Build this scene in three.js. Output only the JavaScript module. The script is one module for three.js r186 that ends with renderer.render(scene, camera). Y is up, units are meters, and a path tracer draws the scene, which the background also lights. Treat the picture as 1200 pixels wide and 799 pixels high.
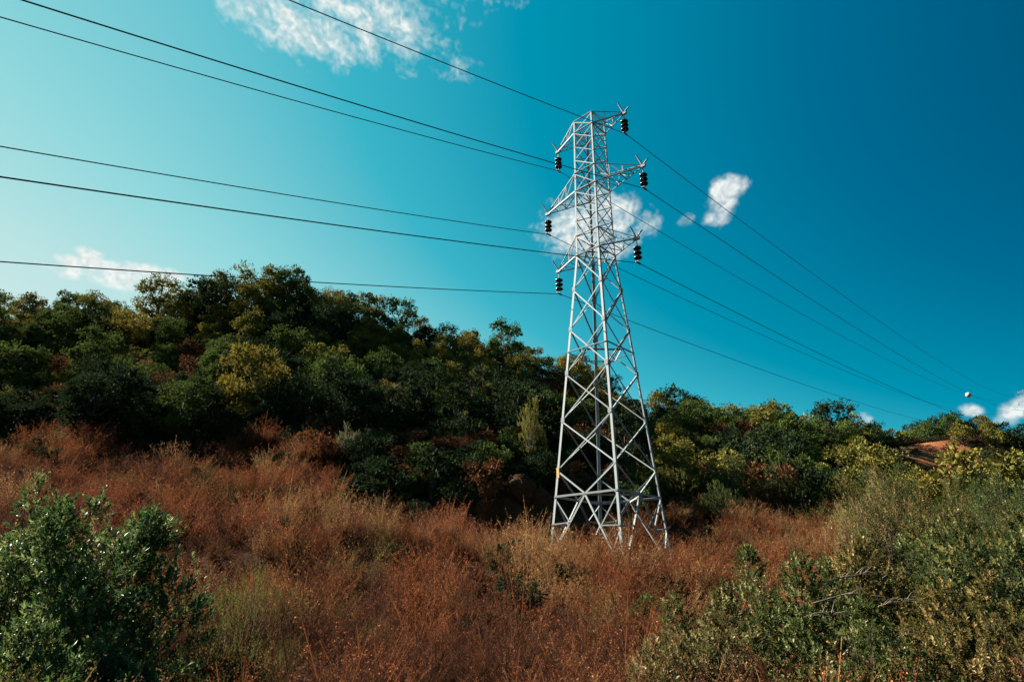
import * as THREE from 'three';
import { mergeGeometries } from 'three/addons/utils/BufferGeometryUtils.js';

// ---------------------------------------------------------------- camera, sky, sun, exposure
const scene = new THREE.Scene();
const renderer = new THREE.WebGLRenderer({ antialias: true });
renderer.toneMapping = THREE.LinearToneMapping;
renderer.toneMappingExposure = 4.6;                                // exposed for the sunlit steel; the sky below is given in the same units
renderer.shadowMap.enabled = true;

const RAD = Math.PI / 180;
const camera = new THREE.PerspectiveCamera(58.2, 1024 / 681, 0.1, 2000);
camera.rotation.order = 'YXZ';
camera.rotation.set(21.89 * RAD, 0, 0.4 * RAD);
camera.position.set(0, 0, 0);

const SUN_AZ = -65, SUN_EL = 36;             // degrees from straight ahead (minus = to the left), above the horizon
const sunDir = new THREE.Vector3(Math.sin(SUN_AZ * RAD) * Math.cos(SUN_EL * RAD), Math.sin(SUN_EL * RAD), -Math.cos(SUN_AZ * RAD) * Math.cos(SUN_EL * RAD));
const sun = new THREE.DirectionalLight(new THREE.Color(1.0, 0.9, 0.76), 5.0);
sun.name = 'sun';
sun.position.copy(sunDir).multiplyScalar(200);
sun.castShadow = true;
sun.shadow.mapSize.set(4096, 4096);
Object.assign(sun.shadow.camera, { left: -140, right: 140, top: 140, bottom: -140, near: 1, far: 600 });
scene.add(sun, sun.target);

// ---------------------------------------------------------------- small maths
function rngOf(seed) { let s = seed | 0; return () => { s = (s + 0x6d2b79f5) | 0; let t = Math.imul(s ^ (s >>> 15), 1 | s); t = (t + Math.imul(t ^ (t >>> 7), 61 | t)) ^ t; return ((t ^ (t >>> 14)) >>> 0) / 4294967296; }; }
const lerp = (a, b, t) => a + (b - a) * t, clamp = (x, a, b) => Math.min(b, Math.max(a, x));
const smooth = (a, b, x) => { const t = clamp((x - a) / (b - a), 0, 1); return t * t * (3 - 2 * t); };
function hash2(ix, iy, k) { let n = Math.imul(ix, 374761393) ^ Math.imul(iy, 668265263) ^ Math.imul(k, 1274126177); n = Math.imul(n ^ (n >>> 13), 1274126177); return ((n ^ (n >>> 16)) >>> 0) / 4294967296; }
function noise2(x, y, k = 0) {
  const ix = Math.floor(x), iy = Math.floor(y), fx = x - ix, fy = y - iy, u = fx * fx * (3 - 2 * fx), v = fy * fy * (3 - 2 * fy);
  return lerp(lerp(hash2(ix, iy, k), hash2(ix + 1, iy, k), u), lerp(hash2(ix, iy + 1, k), hash2(ix + 1, iy + 1, k), u), v);
}
function fbm(x, y, oct = 4, k = 0) { let s = 0, a = 0.5, t = 0; for (let i = 0; i < oct; i++) { s += a * noise2(x, y, k + i); t += a; x = x * 2.03 + 17.1; y = y * 2.03 + 5.7; a *= 0.5; } return s / t; }
const V = (x, y, z) => new THREE.Vector3(x, y, z);
const lin = (v) => (v <= 0.04045 ? v / 12.92 : Math.pow((v + 0.055) / 1.055, 2.4));

// ---------------------------------------------------------------- sky: teal air, brighter round the sun and at the horizon, with a few clouds
{
  const W = 4096, H = 2048, data = new Float32Array(W * H * 4);
  const ramp = [[-0.25, 0, 66, 100], [0, 0, 86, 124], [0.2, 0, 108, 148], [0.48, 0, 148, 178], [0.65, 58, 180, 200], [0.86, 146, 216, 221], [1, 186, 227, 227], [1.3, 226, 240, 236]]
    .map(([t, r, g, b]) => [t, lin(r / 255), lin(g / 255), lin(b / 255)]);
  const colour = (t, out) => {
    t = clamp(t, -0.25, 1.3);
    let i = 0; while (i < ramp.length - 2 && t > ramp[i + 1][0]) i++;
    const f = (t - ramp[i][0]) / (ramp[i + 1][0] - ramp[i][0]);
    for (let c = 0; c < 3; c++) out[c] = lerp(ramp[i][c + 1], ramp[i + 1][c + 1], f);
  };
  // clouds: [azimuth, elevation, half width, half height, tilt, thickness], degrees
  const clouds = [
    [-30, 46.3, 7, 2.0, -14, 0.85], [-22.5, 46.3, 6, 2.0, -8, 0.85], [-27, 49, 11, 3.2, -5, 0.9], [-14.5, 46.6, 5, 1.9, -10, 0.55], [-7.5, 45.6, 2.2, 1.0, 0, 0.42], [-4.2, 45.2, 0.9, 0.5, 20, 0.35], [-24, 54, 13, 5, 0, 0.8], [-16, 49, 6, 2, 0, 0.6],
    [7, 32.0, 3.4, 2.6, 0, 1.1], [9.2, 34.0, 2.2, 1.9, 10, 1.0], [11.4, 32.9, 2.0, 2.1, 30, 1.0], [14.2, 31.9, 1.7, 1.3, 30, 0.9], [4.0, 31.6, 1.7, 0.8, 0, 0.75], [2.4, 32.2, 1.0, 0.7, 0, 0.65], [10, 30.2, 2.4, 1.4, 0, 0.7],
    [22.8, 33.9, 1.55, 1.2, 0, 1.3], [22.2, 32.7, 1.3, 1.2, 0, 1.3], [21.5, 31.6, 1.1, 0.9, 0, 1.2], [18.3, 31.7, 0.7, 0.5, 20, 0.5],
    [-37.6, 23.4, 2.6, 0.6, 6, 1.15], [-33.4, 24.0, 2.6, 0.55, 3, 1.15], [-38.2, 24.1, 1.0, 0.45, 0, 1.0], [-35.6, 22.8, 4.2, 0.8, 4, 1.1],
    [37.9, 12.45, 0.75, 0.45, -25, 0.95], [40.4, 12.2, 1.1, 0.7, 20, 0.95], [42, 12.6, 1.4, 1.0, 0, 1.0], [39.6, 11.5, 0.9, 0.5, 0, 0.6], [30.6, 12.9, 0.7, 0.6, -20, 1.0],
  ].map(([az, el, rw, rh, tilt, d]) => ({ az, el, rw, rh, c: Math.cos(tilt * RAD), s: Math.sin(tilt * RAD), d, k: Math.cos(el * RAD), reach: Math.max(rw, rh) * 1.7 }));
  const rgb = [0, 0, 0];
  for (let row = 0; row < H; row++) {
    const up = ((row + 0.5) / H - 0.5) * Math.PI, y = Math.sin(up), cu = Math.cos(up), el = up / RAD;
    const near = clouds.filter((c) => Math.abs(el - c.el) < c.reach);
    for (let col = 0; col < W; col++) {
      const round = ((col + 0.5) / W - 0.5) * 2 * Math.PI, x = Math.cos(round) * cu, z = Math.sin(round) * cu;
      const g = x * sunDir.x + y * sunDir.y + z * sunDir.z, e = Math.max(0, y);
      colour(-0.144 + 0.914 * g + 1.411 * (1 - e) ** 3, rgb);
      let [R, G, B] = rgb;
      if (near.length) {
        const az = Math.atan2(x, -z) / RAD;
        let shape = 0;
        for (const c of near) {
          const dx = (az - c.az) * c.k, dy = el - c.el;
          if (Math.abs(dx) > c.reach) continue;
          const a = (dx * c.c + dy * c.s) / c.rw, b = (-dx * c.s + dy * c.c) / c.rh, q = 1 - (a * a + b * b) * 0.5;
          if (q > 0) shape = Math.max(shape, c.d * smooth(0, 1, q)) + c.d * 0.15 * q * q;
        }
        if (shape > 0.02) {
          const u = az * Math.cos(el * RAD), wx = fbm(u * 0.7, el * 0.7, 3, 40) * 1.6, wy = fbm(u * 0.7 + 9, el * 0.7, 3, 50) * 1.6;
          const n = fbm(u * 0.9 + wx, el * 1.1 + wy, 6, 3), f = fbm(u * 3.2 + wx * 1.5, el * 3.6 + wy * 1.5, 5, 21);
          const dense = clamp((shape * 1.0 + (n - 0.5) * 1.5 + (f - 0.5) * 0.6 - 0.32) * 0.88, 0, 1);
          const a = dense ** 1.4 * 0.97, w = 0.72 + 0.24 * clamp(f * 1.6 - 0.3, 0, 1);
          R = lerp(R, w * 0.97, a); G = lerp(G, w * 1.03, a); B = lerp(B, w * 1.01, a);
        }
      }
      const i = (row * W + col) * 4;
      data[i] = R / 4.6; data[i + 1] = G / 4.6; data[i + 2] = B / 4.6; data[i + 3] = 1;
    }
  }
  const sky = new THREE.DataTexture(data, W, H, THREE.RGBAFormat, THREE.FloatType);
  sky.mapping = THREE.EquirectangularReflectionMapping;
  sky.magFilter = THREE.LinearFilter;
  sky.needsUpdate = true;
  scene.background = sky;
  scene.environment = sky;
}

// ---------------------------------------------------------------- naming
const taken = new Map();
function numbered(name) { const n = taken.get(name) ?? 0; taken.set(name, n + 1); return n ? name + '_' + String(n).padStart(3, '0') : name; }
function tag(o, label, category, group, kind) { o.userData.label = label; if (category) o.userData.category = category; if (group) o.userData.group = group; if (kind) o.userData.kind = kind; return o; }
function mesh(name, geometry, material, parent) { const m = new THREE.Mesh(geometry, material); m.name = name; m.castShadow = m.receiveShadow = true; parent.add(m); return m; }
function thing(name, label, category, group) { const g = new THREE.Group(); g.name = numbered(name); scene.add(g); return tag(g, label, category, group); }

// ---------------------------------------------------------------- terrain: a thin-plate surface through surveyed heights
const survey = [
  [-6.6, -2.2, -9.0], [-3.5, -2.1, -9.5], [0.0, -2.2, -10.0], [3.5, -2.2, -9.5], [6.7, -2.1, -9.0], [-6.1, -1.5, -16.0], [0.0, -1.5, -17.0], [6.2, -1.6, -16.0], [11.5, -1.7, -15.0],
  [-15.4, 1.2, -23.0], [-6.6, 1.1, -25.0], [-1.6, 0.5, -25.0], [4.6, 0.75, -30.0], [4.7, 0.4, -26.5], [13.6, 1.7, -34.0], [19.8, 0.1, -30.0], [-24.7, 3.8, -30.0], [-16.5, 5.2, -34.0], [-10.9, 7.3, -39.0],
  [-19.7, 8.5, -40.0], [-1.5, 6.0, -36.5], [-1.3, 3.6, -34.0], [-1.6, 7.6, -40.0], [-7.6, 6.2, -37.0], [4.3, 5.3, -39.0], [14.3, 4.2, -42.0], [25.0, 4.7, -46.0], [-29.0, 9.3, -41.0],
  [-18.8, 10.7, -44.0], [-61.6, 27.6, -66.0], [-45.5, 28.6, -68.0], [-28.5, 31.7, -70.0], [-11.0, 27.3, -72.0], [5.7, 24.1, -76.0], [18.6, 19.5, -80.0], [39.0, 20.9, -90.0], [60.5, 23.2, -105.0],
  [81.9, 23.7, -115.0], [106.2, 25.0, -125.0], [-32.0, 15.7, -54.0], [-12.4, 15.7, -56.0], [0.0, 13.8, -58.0], [19.6, 6.8, -56.0], [30.8, 14.1, -72.0], [69.7, 20.2, -100.0], [38.7, 7.7, -70.0],
  [44.8, 2.9, -60.0], [74.7, 12.2, -90.0], [-45.7, 13.2, -52.0],
  [-70, 27, -120], [-20, 24, -125], [40, 18, -150], [110, 24, -180], [226, 53, -258], [-150, 22, -60], [-100, 14, -30], [0, -2.3, 0], [-8, -2.3, -1], [8, -2.6, -1], [-30, 1.2, -12], [30, -2.6, -10],
  [60, -2, -40], [-30, -4, 20], [30, -6, 20], [0, -8, 45], [120, 6, -60], [-60, 9, -40], [0, 12, -360], [-250, 12, -250], [300, 45, -300], [360, 0, 0], [-360, 0, 0], [0, -25, 340], [250, -20, 250], [-250, -20, 250],
];
const height0 = (() => {
  const n = survey.length, N = n + 3, A = Array.from({ length: N }, () => new Float64Array(N + 1));
  const S = 1 / 50, U = (d2) => (d2 < 1e-9 ? 0 : 0.5 * d2 * Math.log(d2));
  for (let i = 0; i < n; i++) {
    const [xi, yi, zi] = survey[i];
    for (let j = 0; j < n; j++) { const dx = (xi - survey[j][0]) * S, dz = (zi - survey[j][2]) * S; A[i][j] = U(dx * dx + dz * dz); }
    A[i][i] += 0.0004;
    A[i][n] = A[n][i] = 1; A[i][n + 1] = A[n + 1][i] = xi * S; A[i][n + 2] = A[n + 2][i] = zi * S; A[i][N] = yi;
  }
  for (let c = 0; c < N; c++) {
    let p = c; for (let r = c + 1; r < N; r++) if (Math.abs(A[r][c]) > Math.abs(A[p][c])) p = r;
    [A[c], A[p]] = [A[p], A[c]];
    for (let r = 0; r < N; r++) if (r !== c && A[r][c]) { const f = A[r][c] / A[c][c]; for (let k = c; k <= N; k++) A[r][k] -= f * A[c][k]; }
  }
  const w = A.map((row, i) => row[N] / row[i]);
  return (x, z) => {
    const d = Math.hypot(x, z); if (d > 370) { x *= 370 / d; z *= 370 / d; }
    let s = w[n] + w[n + 1] * x * S + w[n + 2] * z * S;
    for (let j = 0; j < n; j++) { const dx = (x - survey[j][0]) * S, dz = (z - survey[j][2]) * S; s += w[j] * U(dx * dx + dz * dz); }
    return s;
  };
})();
const PX = 4.66, PZ = -30;                                           // where the pylon stands
const bankAt = (x, z) => { const w = (fbm(x * 0.4, z * 0.4, 3, 75) - 0.5) * 3; return smooth(8, 5.5, Math.abs(x + 2.8) + w * 0.6) * smooth(4.6, 3, Math.abs(z + 34.0 + (x + 2.8) * 0.12) + w * 0.5); };
const scarAt = (x, z) => { const a = (x - 67.5) * 0.83 + (z + 99.5) * -0.55, b = (x - 67.5) * 0.55 + (z + 99.5) * 0.83; return smooth(1.15, 0.85, Math.hypot(a / 6.5, b / 6) + (fbm(x * 0.35, z * 0.35, 4, 8) - 0.5) * 1.3); };
function height(x, z) {
  const r = Math.hypot(x, z);
  let y = height0(x, z) + (fbm(x * 0.25, z * 0.25, 4, 60) - 0.5) * clamp(r * 0.03, 0.1, 0.8);
  if (z < -7 && r < 48) y += (fbm(x * 0.42, z * 0.42, 3, 65) - 0.5) * 1.35 * smooth(8, 14, r) * smooth(2, 6, Math.hypot(x - PX, z - PZ));   // hummocks
  y += 5.5 * Math.exp(-((x - 81) ** 2 + (z + 101) ** 2) / 80);      // knoll added to turn the bare earth flank towards the sun
  const b = bankAt(x, z);
  if (b > 0) y += b * ((fbm(x * 0.9, z * 0.9, 5, 70) - 0.5) * 1.3);
  return y;
}
{
  const A = 480, Rn = 210, pos = [], col = [], uv = [], idx = [];
  for (let i = 0; i <= Rn; i++) {
    const r = i === 0 ? 0 : 0.6 * Math.pow(900 / 0.6, (i - 1) / (Rn - 1));
    for (let j = 0; j <= A; j++) {
      // finer steps ahead of the camera
      const q = (j / A) * 2 - 1, t = Math.sign(q) * (0.55 * Math.abs(q) + 0.45 * Math.abs(q) ** 3) * Math.PI;
      const x = r * Math.sin(t), z = -r * Math.cos(t), y = r > 3 ? height(x, z) : height(x, z);
      pos.push(x, y, z); uv.push(x, z);
      const m = fbm(x * 0.18, z * 0.18, 4, 90), p = fbm(x * 1.3, z * 1.3, 4, 95), b = bankAt(x, z), s = scarAt(x, z);
      let c = [lerp(0.022, 0.042, m), lerp(0.012, 0.022, m), lerp(0.007, 0.012, m)];
      const soil = [lerp(0.03, 0.06, p), lerp(0.016, 0.03, p), lerp(0.008, 0.014, p)], red = [lerp(0.13, 0.28, p), lerp(0.05, 0.105, p), lerp(0.024, 0.05, p)];
      c = c.map((v, k) => lerp(lerp(v * (0.7 + 0.6 * p), soil[k], b), red[k], s));
      col.push(...c);
      if (i && j) { const a = i * (A + 1) + j; idx.push(a, a - 1, a - A - 1, a - 1, a - A - 2, a - A - 1); }
    }
  }
  const g = new THREE.BufferGeometry();
  g.setAttribute('position', new THREE.Float32BufferAttribute(pos, 3)); g.setAttribute('color', new THREE.Float32BufferAttribute(col, 3)); g.setAttribute('uv', new THREE.Float32BufferAttribute(uv, 2));
  g.setIndex(idx); g.computeVertexNormals();
  const S = 512, d = new Uint8Array(S * S * 4);
  for (let y = 0; y < S; y++) for (let x = 0; x < S; x++) { const u = x / S, v = y / S, w = (f, k) => { const P = f, a = noise2(u * P, v * P, k), b = noise2((u - 1) * P, v * P, k), c = noise2(u * P, (v - 1) * P, k), e = noise2((u - 1) * P, (v - 1) * P, k); return lerp(lerp(a, b, u), lerp(c, e, u), v); }; const n = 0.45 * w(12, 1) + 0.3 * w(37, 2) + 0.25 * w(110, 3); d.set([n * 255, n * 255, n * 255, 255], (y * S + x) * 4); }
  const bump = new THREE.DataTexture(d, S, S); bump.wrapS = bump.wrapT = THREE.RepeatWrapping; bump.magFilter = THREE.LinearFilter; bump.repeat.set(0.33, 0.33); bump.needsUpdate = true;
  const m = mesh('ground', g, new THREE.MeshPhysicalMaterial({ vertexColors: true, roughness: 1, specularIntensity: 0.03, bumpMap: bump, bumpScale: 0.22 }), scene);
  tag(m, 'bare brown earth of the hillside under the vegetation', 'ground', null, 'structure');
}

// ---------------------------------------------------------------- steel pylon
const TH = 43.8 * RAD, AX = V(Math.cos(TH), 0, Math.sin(TH)), LX = V(Math.sin(TH), 0, -Math.cos(TH)), UP = V(0, 1, 0);   // along the crossarms, along the line
const LEVEL_Y = [26.62, 25.73, 22.74, 21.49, 18.45, 17.2, 4.06, 0.0], LEVEL_W = [0.69, 0.692, 0.733, 0.741, 0.776, 0.785, 1.811, 2.139];
const ARM = [2.49, 3.41, 2.67], DROP = 1.45;
function halfWidth(y) { for (let i = 0; i < 7; i++) if (y >= LEVEL_Y[i + 1] || i === 6) return lerp(LEVEL_W[i + 1], LEVEL_W[i], (y - LEVEL_Y[i + 1]) / (LEVEL_Y[i] - LEVEL_Y[i + 1])); }
const corner = (a, l, y, w = halfWidth(y)) => V(0, y, 0).addScaledVector(AX, a * w).addScaledVector(LX, l * w);
function angleBar(P, Q, d1, d2, b, t, b2 = b) {                               // an L profile: two flanges that meet along P-Q
  const ax = Q.clone().sub(P).normalize(), fix = (d) => d.clone().addScaledVector(ax, -d.dot(ax)).normalize();
  d1 = fix(d1); d2 = fix(d2); d2.addScaledVector(d1, -d2.dot(d1)).normalize();
  const pos = [], idx = [];
  const slab = (u0, u1, v0, v1) => {
    const o = pos.length / 3;
    for (const E of [P, Q]) for (const [u, v] of [[u0, v0], [u1, v0], [u1, v1], [u0, v1]]) { const c = E.clone().addScaledVector(d1, u).addScaledVector(d2, v); pos.push(c.x, c.y, c.z); }
    for (const [a, b2, c, d] of [[0, 1, 2, 3], [4, 7, 6, 5], [0, 4, 5, 1], [1, 5, 6, 2], [2, 6, 7, 3], [3, 7, 4, 0]]) idx.push(o + a, o + b2, o + c, o + a, o + c, o + d);
  };
  slab(0, b, 0, t); slab(0, t, t, b2);
  const g = new THREE.BufferGeometry();
  g.setAttribute('position', new THREE.Float32BufferAttribute(pos, 3)); g.setIndex(idx);
  return g;
}
const grainTexture = (() => {
  const S = 256, d = new Uint8Array(S * S * 4);
  for (let y = 0; y < S; y++) for (let x = 0; x < S; x++) { const n = 190 + 60 * (fbm(x / 9, y / 9, 4, 300) - 0.2); d.set([n, n, n, 255], (y * S + x) * 4); }
  const t = new THREE.DataTexture(d, S, S); t.wrapS = t.wrapT = THREE.RepeatWrapping; t.magFilter = THREE.LinearFilter; t.colorSpace = THREE.SRGBColorSpace; t.needsUpdate = true; return t;
})();
const steel = [0.26, 0.21, 0.3, 0.18, 0.24].map((v, i) => new THREE.MeshPhysicalMaterial({ color: new THREE.Color().setRGB(v * 0.88, v, v * 1.03), roughness: 0.6, specularIntensity: 0.35, name: 'galvanised steel ' + i }));
const concrete = new THREE.MeshStandardMaterial({ color: new THREE.Color().setRGB(0.25, 0.235, 0.21), roughness: 0.95 });
const black = new THREE.MeshStandardMaterial({ color: new THREE.Color().setRGB(0.012, 0.012, 0.014), roughness: 0.28 });
const yellowPaint = new THREE.MeshStandardMaterial({ color: new THREE.Color().setRGB(0.4, 0.22, 0.06), roughness: 0.6 });
function buildPylon(groundAt) {
  const root = thing('steel_pylon', 'white galvanised lattice pylon with three pairs of crossarms standing in rusty dry weeds', 'pylon');
  let pick = 0; const st = () => steel[(pick++ * 7) % 5];
  const CORNERS = [[1, -1], [1, 1], [-1, 1], [-1, -1]];               // near, right, back, left
  for (const [a, l] of CORNERS) {
    const f = groundAt(a, l), ys = [26.62, 17.2, 4.06, f];
    const dA = AX.clone().multiplyScalar(-a), dL = LX.clone().multiplyScalar(-l), g = [];
    for (let i = 0; i < 3; i++) g.push(angleBar(corner(a, l, ys[i]), corner(a, l, ys[i + 1]), dA, dL, i ? 0.125 : 0.098, 0.018));
    mesh('leg', mergeGeometries(g), steel[0], root);
    const foot = corner(a, l, f), fg = new THREE.CylinderGeometry(0.28, 0.42, 0.7, 4, 1); fg.rotateY(Math.PI / 4 - TH); fg.translate(foot.x, foot.y - 0.2, foot.z);
    mesh('footing', fg, concrete, root);
  }
  // the four faces
  for (let k = 0; k < 4; k++) {
    const A = CORNERS[k], B = CORNERS[(k + 1) % 4], n = AX.clone().multiplyScalar((A[0] + B[0]) / 2).addScaledVector(LX, (A[1] + B[1]) / 2), inward = n.clone().negate();
    const pt = (c, y, off = 0) => corner(c[0], c[1], y).addScaledVector(n, off);
    const flat = (y, b, off) => mesh('horizontal_strut', angleBar(pt(A, y, off), pt(B, y, off), inward, UP, b, 0.014, 0.035), st(), root);
    const bar = (name, P, Q, b, off, t = 0.014) => { const e = Q.clone().sub(P).cross(n).normalize(); if (e.y > 0) e.negate(); mesh(name, angleBar(P.clone().addScaledVector(n, off), Q.clone().addScaledVector(n, off), e, inward, b, t), st(), root); };
    const X = (y0, y1, b) => { bar('diagonal_brace', pt(A, y0), pt(B, y1), b, 0.016); bar('diagonal_brace', pt(B, y0), pt(A, y1), b, -0.022); };
    flat(26.6, 0.07, 0.016);
    const nodes = [26.6, 25.73, 24.73, 23.74, 22.74, 21.49, 20.48, 19.46, 18.45, 17.2];
    for (let i = 0; i < nodes.length - 1; i++) X(nodes[i], nodes[i + 1], 0.046);
    for (const y of [25.73, 22.74, 21.49, 18.45, 17.2]) flat(y, 0.075, 0.034);
    const low = [17.2, 15.09, 12.72, 10.25, 7.76, 5.3];
    for (let i = 0; i < low.length - 1; i++) { X(low[i], low[i + 1], 0.06); if (i) for (const C of [A, B]) { const g = new THREE.BoxGeometry(0.2, 0.24, 0.012); g.rotateY(Math.atan2(n.x, n.z)); const q = pt(C, low[i], 0.028).lerp(V(0, low[i], 0).addScaledVector(n, halfWidth(low[i]) + 0.028), 0.07); g.translate(q.x, q.y, q.z); mesh('gusset_plate', g, steel[1], root); } }
    flat(11.4, 0.085, 0.036);
    // bottom frame with a K brace over and a splayed brace under its middle
    bar('horizontal_strut', pt(A, 4.06), pt(B, 4.06), 0.09, 0.03);
    const mid = pt(A, 4.06).add(pt(B, 4.06)).multiplyScalar(0.5);
    bar('diagonal_brace', pt(A, 5.3), mid, 0.07, 0.014); bar('diagonal_brace', pt(B, 5.3), mid, 0.07, 0.014);
    for (const C of [A, B]) {
      const f = groundAt(C[0], C[1]), D = C === A ? B : A, toe = pt(C, f + 0.1), inner = (t) => mid.clone().lerp(toe, t);
      bar('splayed_brace', mid, toe, 0.085, 0.012);
      bar('knee_brace', pt(C, 4.0), inner(0.42), 0.055, -0.016);
      bar('knee_strut', pt(C, lerp(4.06, f, 0.42)), inner(0.42), 0.055, 0.03);
      bar('knee_brace', pt(C, lerp(4.06, f, 0.42)), inner(0.72), 0.06, -0.016);
      bar('knee_strut', pt(C, lerp(4.06, f, 0.72)), inner(0.72), 0.06, 0.03);
    }
  }
  // plan bracing inside the bottom frame and the belt
  for (const y of [4.0, 11.3, 17.15]) for (const [p, q] of [[[1, 0], [0, 1]], [[0, 1], [-1, 0]], [[-1, 0], [0, -1]], [[0, -1], [1, 0]]]) {
    const w = halfWidth(y), P = V(0, y, 0).addScaledVector(AX, p[0] * w).addScaledVector(LX, p[1] * w), Q = V(0, y, 0).addScaledVector(AX, q[0] * w).addScaledVector(LX, q[1] * w);
    mesh('plan_brace', angleBar(P, Q, UP.clone().negate(), Q.clone().sub(P).cross(UP), 0.07, 0.012), st(), root);
  }
  // crossarms
  [[26.6, 25.73], [22.74, 21.49], [18.45, 17.2]].forEach(([yt, yb], i) => {
    for (const s of [1, -1]) {
      const arm = new THREE.Group(); arm.name = 'crossarm'; root.add(arm);
      const tip = V(0, yb, 0).addScaledVector(AX, s * ARM[i]);
      const chord = (name, P, Q, b, down) => mesh(name, angleBar(P, Q, down ? UP.clone().negate() : LX.clone(), down ? LX.clone() : UP.clone(), b, 0.013), st(), arm);
      const T = {}, Bm = {};
      for (const l of [-1, 1]) {
        T[l] = corner(s, l, yt); Bm[l] = corner(s, l, yb);
        mesh('top_chord', angleBar(T[l], tip.clone().add(V(0, 0.1, 0)).addScaledVector(LX, l * 0.05), LX.clone().multiplyScalar(-l), UP.clone(), 0.07, 0.013, 0.025), st(), arm);
        mesh('bottom_chord', angleBar(Bm[l], tip.clone().addScaledVector(LX, l * 0.05), UP.clone(), LX.clone().multiplyScalar(-l), 0.066, 0.013), st(), arm);
        const on = (P, t) => P.clone().lerp(tip, t);
        for (const t of i === 1 ? [0.3, 0.58] : [0.4]) {
          chord('arm_strut', on(T[l], t), on(Bm[l], t), 0.038, false);
          chord('arm_brace', on(T[l], i === 1 && t > 0.4 ? 0.3 : 0), on(Bm[l], t), 0.038, false);
        }
      }
      const fr = i === 1 ? [0.28, 0.52, 0.74] : [0.36, 0.66];
      fr.forEach((t, k) => {
        const P = Bm[-1].clone().lerp(tip, t), Q = Bm[1].clone().lerp(tip, t);
        chord('arm_strut', P, Q, 0.038, true);
        const last = k ? fr[k - 1] : 0, even = k % 2 ? 1 : -1;
        chord('arm_brace', Bm[even].clone().lerp(tip, last), Bm[-even].clone().lerp(tip, t), 0.038, true);
      });
      const pg = new THREE.BoxGeometry(0.34, 0.16, 0.14); pg.rotateY(-TH); pg.translate(tip.x, tip.y + 0.03, tip.z);
      mesh('tip_plate', pg, steel[1], arm);
      for (const d of [-1, 1]) {
        const end = tip.clone().add(V(0, 0.66, 0)).addScaledVector(AX, s * 0.02 + d * 0.16).addScaledVector(LX, d * 0.34), sg = tube([tip.clone().add(V(0, 0.08, 0)), end], 0.05, 0.042, 6);
        mesh('spike', sg, steel[2], arm);
      }
    }
  });
  return root;
}
// tapered tube through points
function tube(points, r0, r1, sides = 5) {
  const pos = [], idx = [], n = points.length;
  const dir = V(0, 0, 0), a = V(0, 0, 0), b = V(0, 0, 0), ref = V(0.31, 0.12, 0.94).normalize();
  for (let i = 0; i < n; i++) {
    dir.copy(points[Math.min(n - 1, i + 1)]).sub(points[Math.max(0, i - 1)]).normalize();
    a.crossVectors(dir, Math.abs(dir.dot(ref)) > 0.95 ? UP : ref).normalize(); b.crossVectors(dir, a);
    const r = lerp(r0, r1, i / (n - 1));
    for (let k = 0; k < sides; k++) { const t = (k / sides) * 2 * Math.PI, c = Math.cos(t) * r, s = Math.sin(t) * r; pos.push(points[i].x + a.x * c + b.x * s, points[i].y + a.y * c + b.y * s, points[i].z + a.z * c + b.z * s); }
    if (i) for (let k = 0; k < sides; k++) { const p = (i - 1) * sides + k, q = (i - 1) * sides + ((k + 1) % sides); idx.push(p, q, p + sides, q, q + sides, p + sides); }
  }
  const g = new THREE.BufferGeometry();
  g.setAttribute('position', new THREE.Float32BufferAttribute(pos, 3)); g.setIndex(idx); g.computeVertexNormals();
  return g;
}
const pylon = buildPylon((a, l) => { const c = corner(a, l, 0.4); return height(PX + c.x, PZ + c.z) - 0.05; });
pylon.position.set(PX, 0, PZ);
{ // small painted plate bolted to one leg
  const c = corner(-1, -1, 5.15).addScaledVector(LX, -0.02).addScaledVector(AX, 0.08), g = new THREE.BoxGeometry(0.16, 0.5, 0.012); g.rotateY(-TH); g.translate(c.x, c.y, c.z);
  mesh('number_plate', g, yellowPaint, pylon).userData.label = 'small yellow plate on the pylon leg';
}
const FAR = 318, FAR_AZ = 44.205 * RAD, MR = 0.08429, KR = 0.0002847;
const farPylon = pylon.clone(); farPylon.name = numbered('steel_pylon'); scene.add(farPylon);
farPylon.userData = { label: 'distant second lattice pylon at the end of the wires beyond the ridge', category: 'pylon' };
farPylon.position.set(PX + Math.sin(FAR_AZ) * FAR, MR * FAR + KR * FAR * FAR, PZ - Math.cos(FAR_AZ) * FAR);
for (const c of [...farPylon.children]) if (c.name === 'number_plate') farPylon.remove(c);

// insulator strings: a link, three bells, a clamp
const bell = (() => {
  const p = [[0.0, 0.15], [0.032, 0.15], [0.036, 0.1], [0.07, 0.09], [0.12, 0.06], [0.19, 0.02], [0.22, -0.03], [0.205, -0.06], [0.12, -0.05], [0.07, -0.075], [0.036, -0.09], [0.032, -0.14], [0, -0.14]].map(([r, y]) => new THREE.Vector2(r, y));
  return new THREE.LatheGeometry(p, 20);
})();
const linkG = tube([V(0, 0, 0), V(0, -0.42, 0)], 0.028, 0.028, 6);
const clampG = (() => { const a = tube([V(0, -1.2, 0), V(0, -1.4, 0)], 0.035, 0.03, 6), b = new THREE.CapsuleGeometry(0.055, 0.34, 3, 8); b.rotateX(Math.PI / 2); b.rotateY(Math.PI - TH); b.translate(0, -DROP + 0.01, 0); const c = b.toNonIndexed(); c.deleteAttribute('uv'); return mergeGeometries([a.toNonIndexed(), c]); })();
const darkSteel = new THREE.MeshStandardMaterial({ color: new THREE.Color().setRGB(0.16, 0.16, 0.16), roughness: 0.5, metalness: 0.5 });
const armNames = ['top', 'middle', 'bottom'];
const ends = [];
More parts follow.
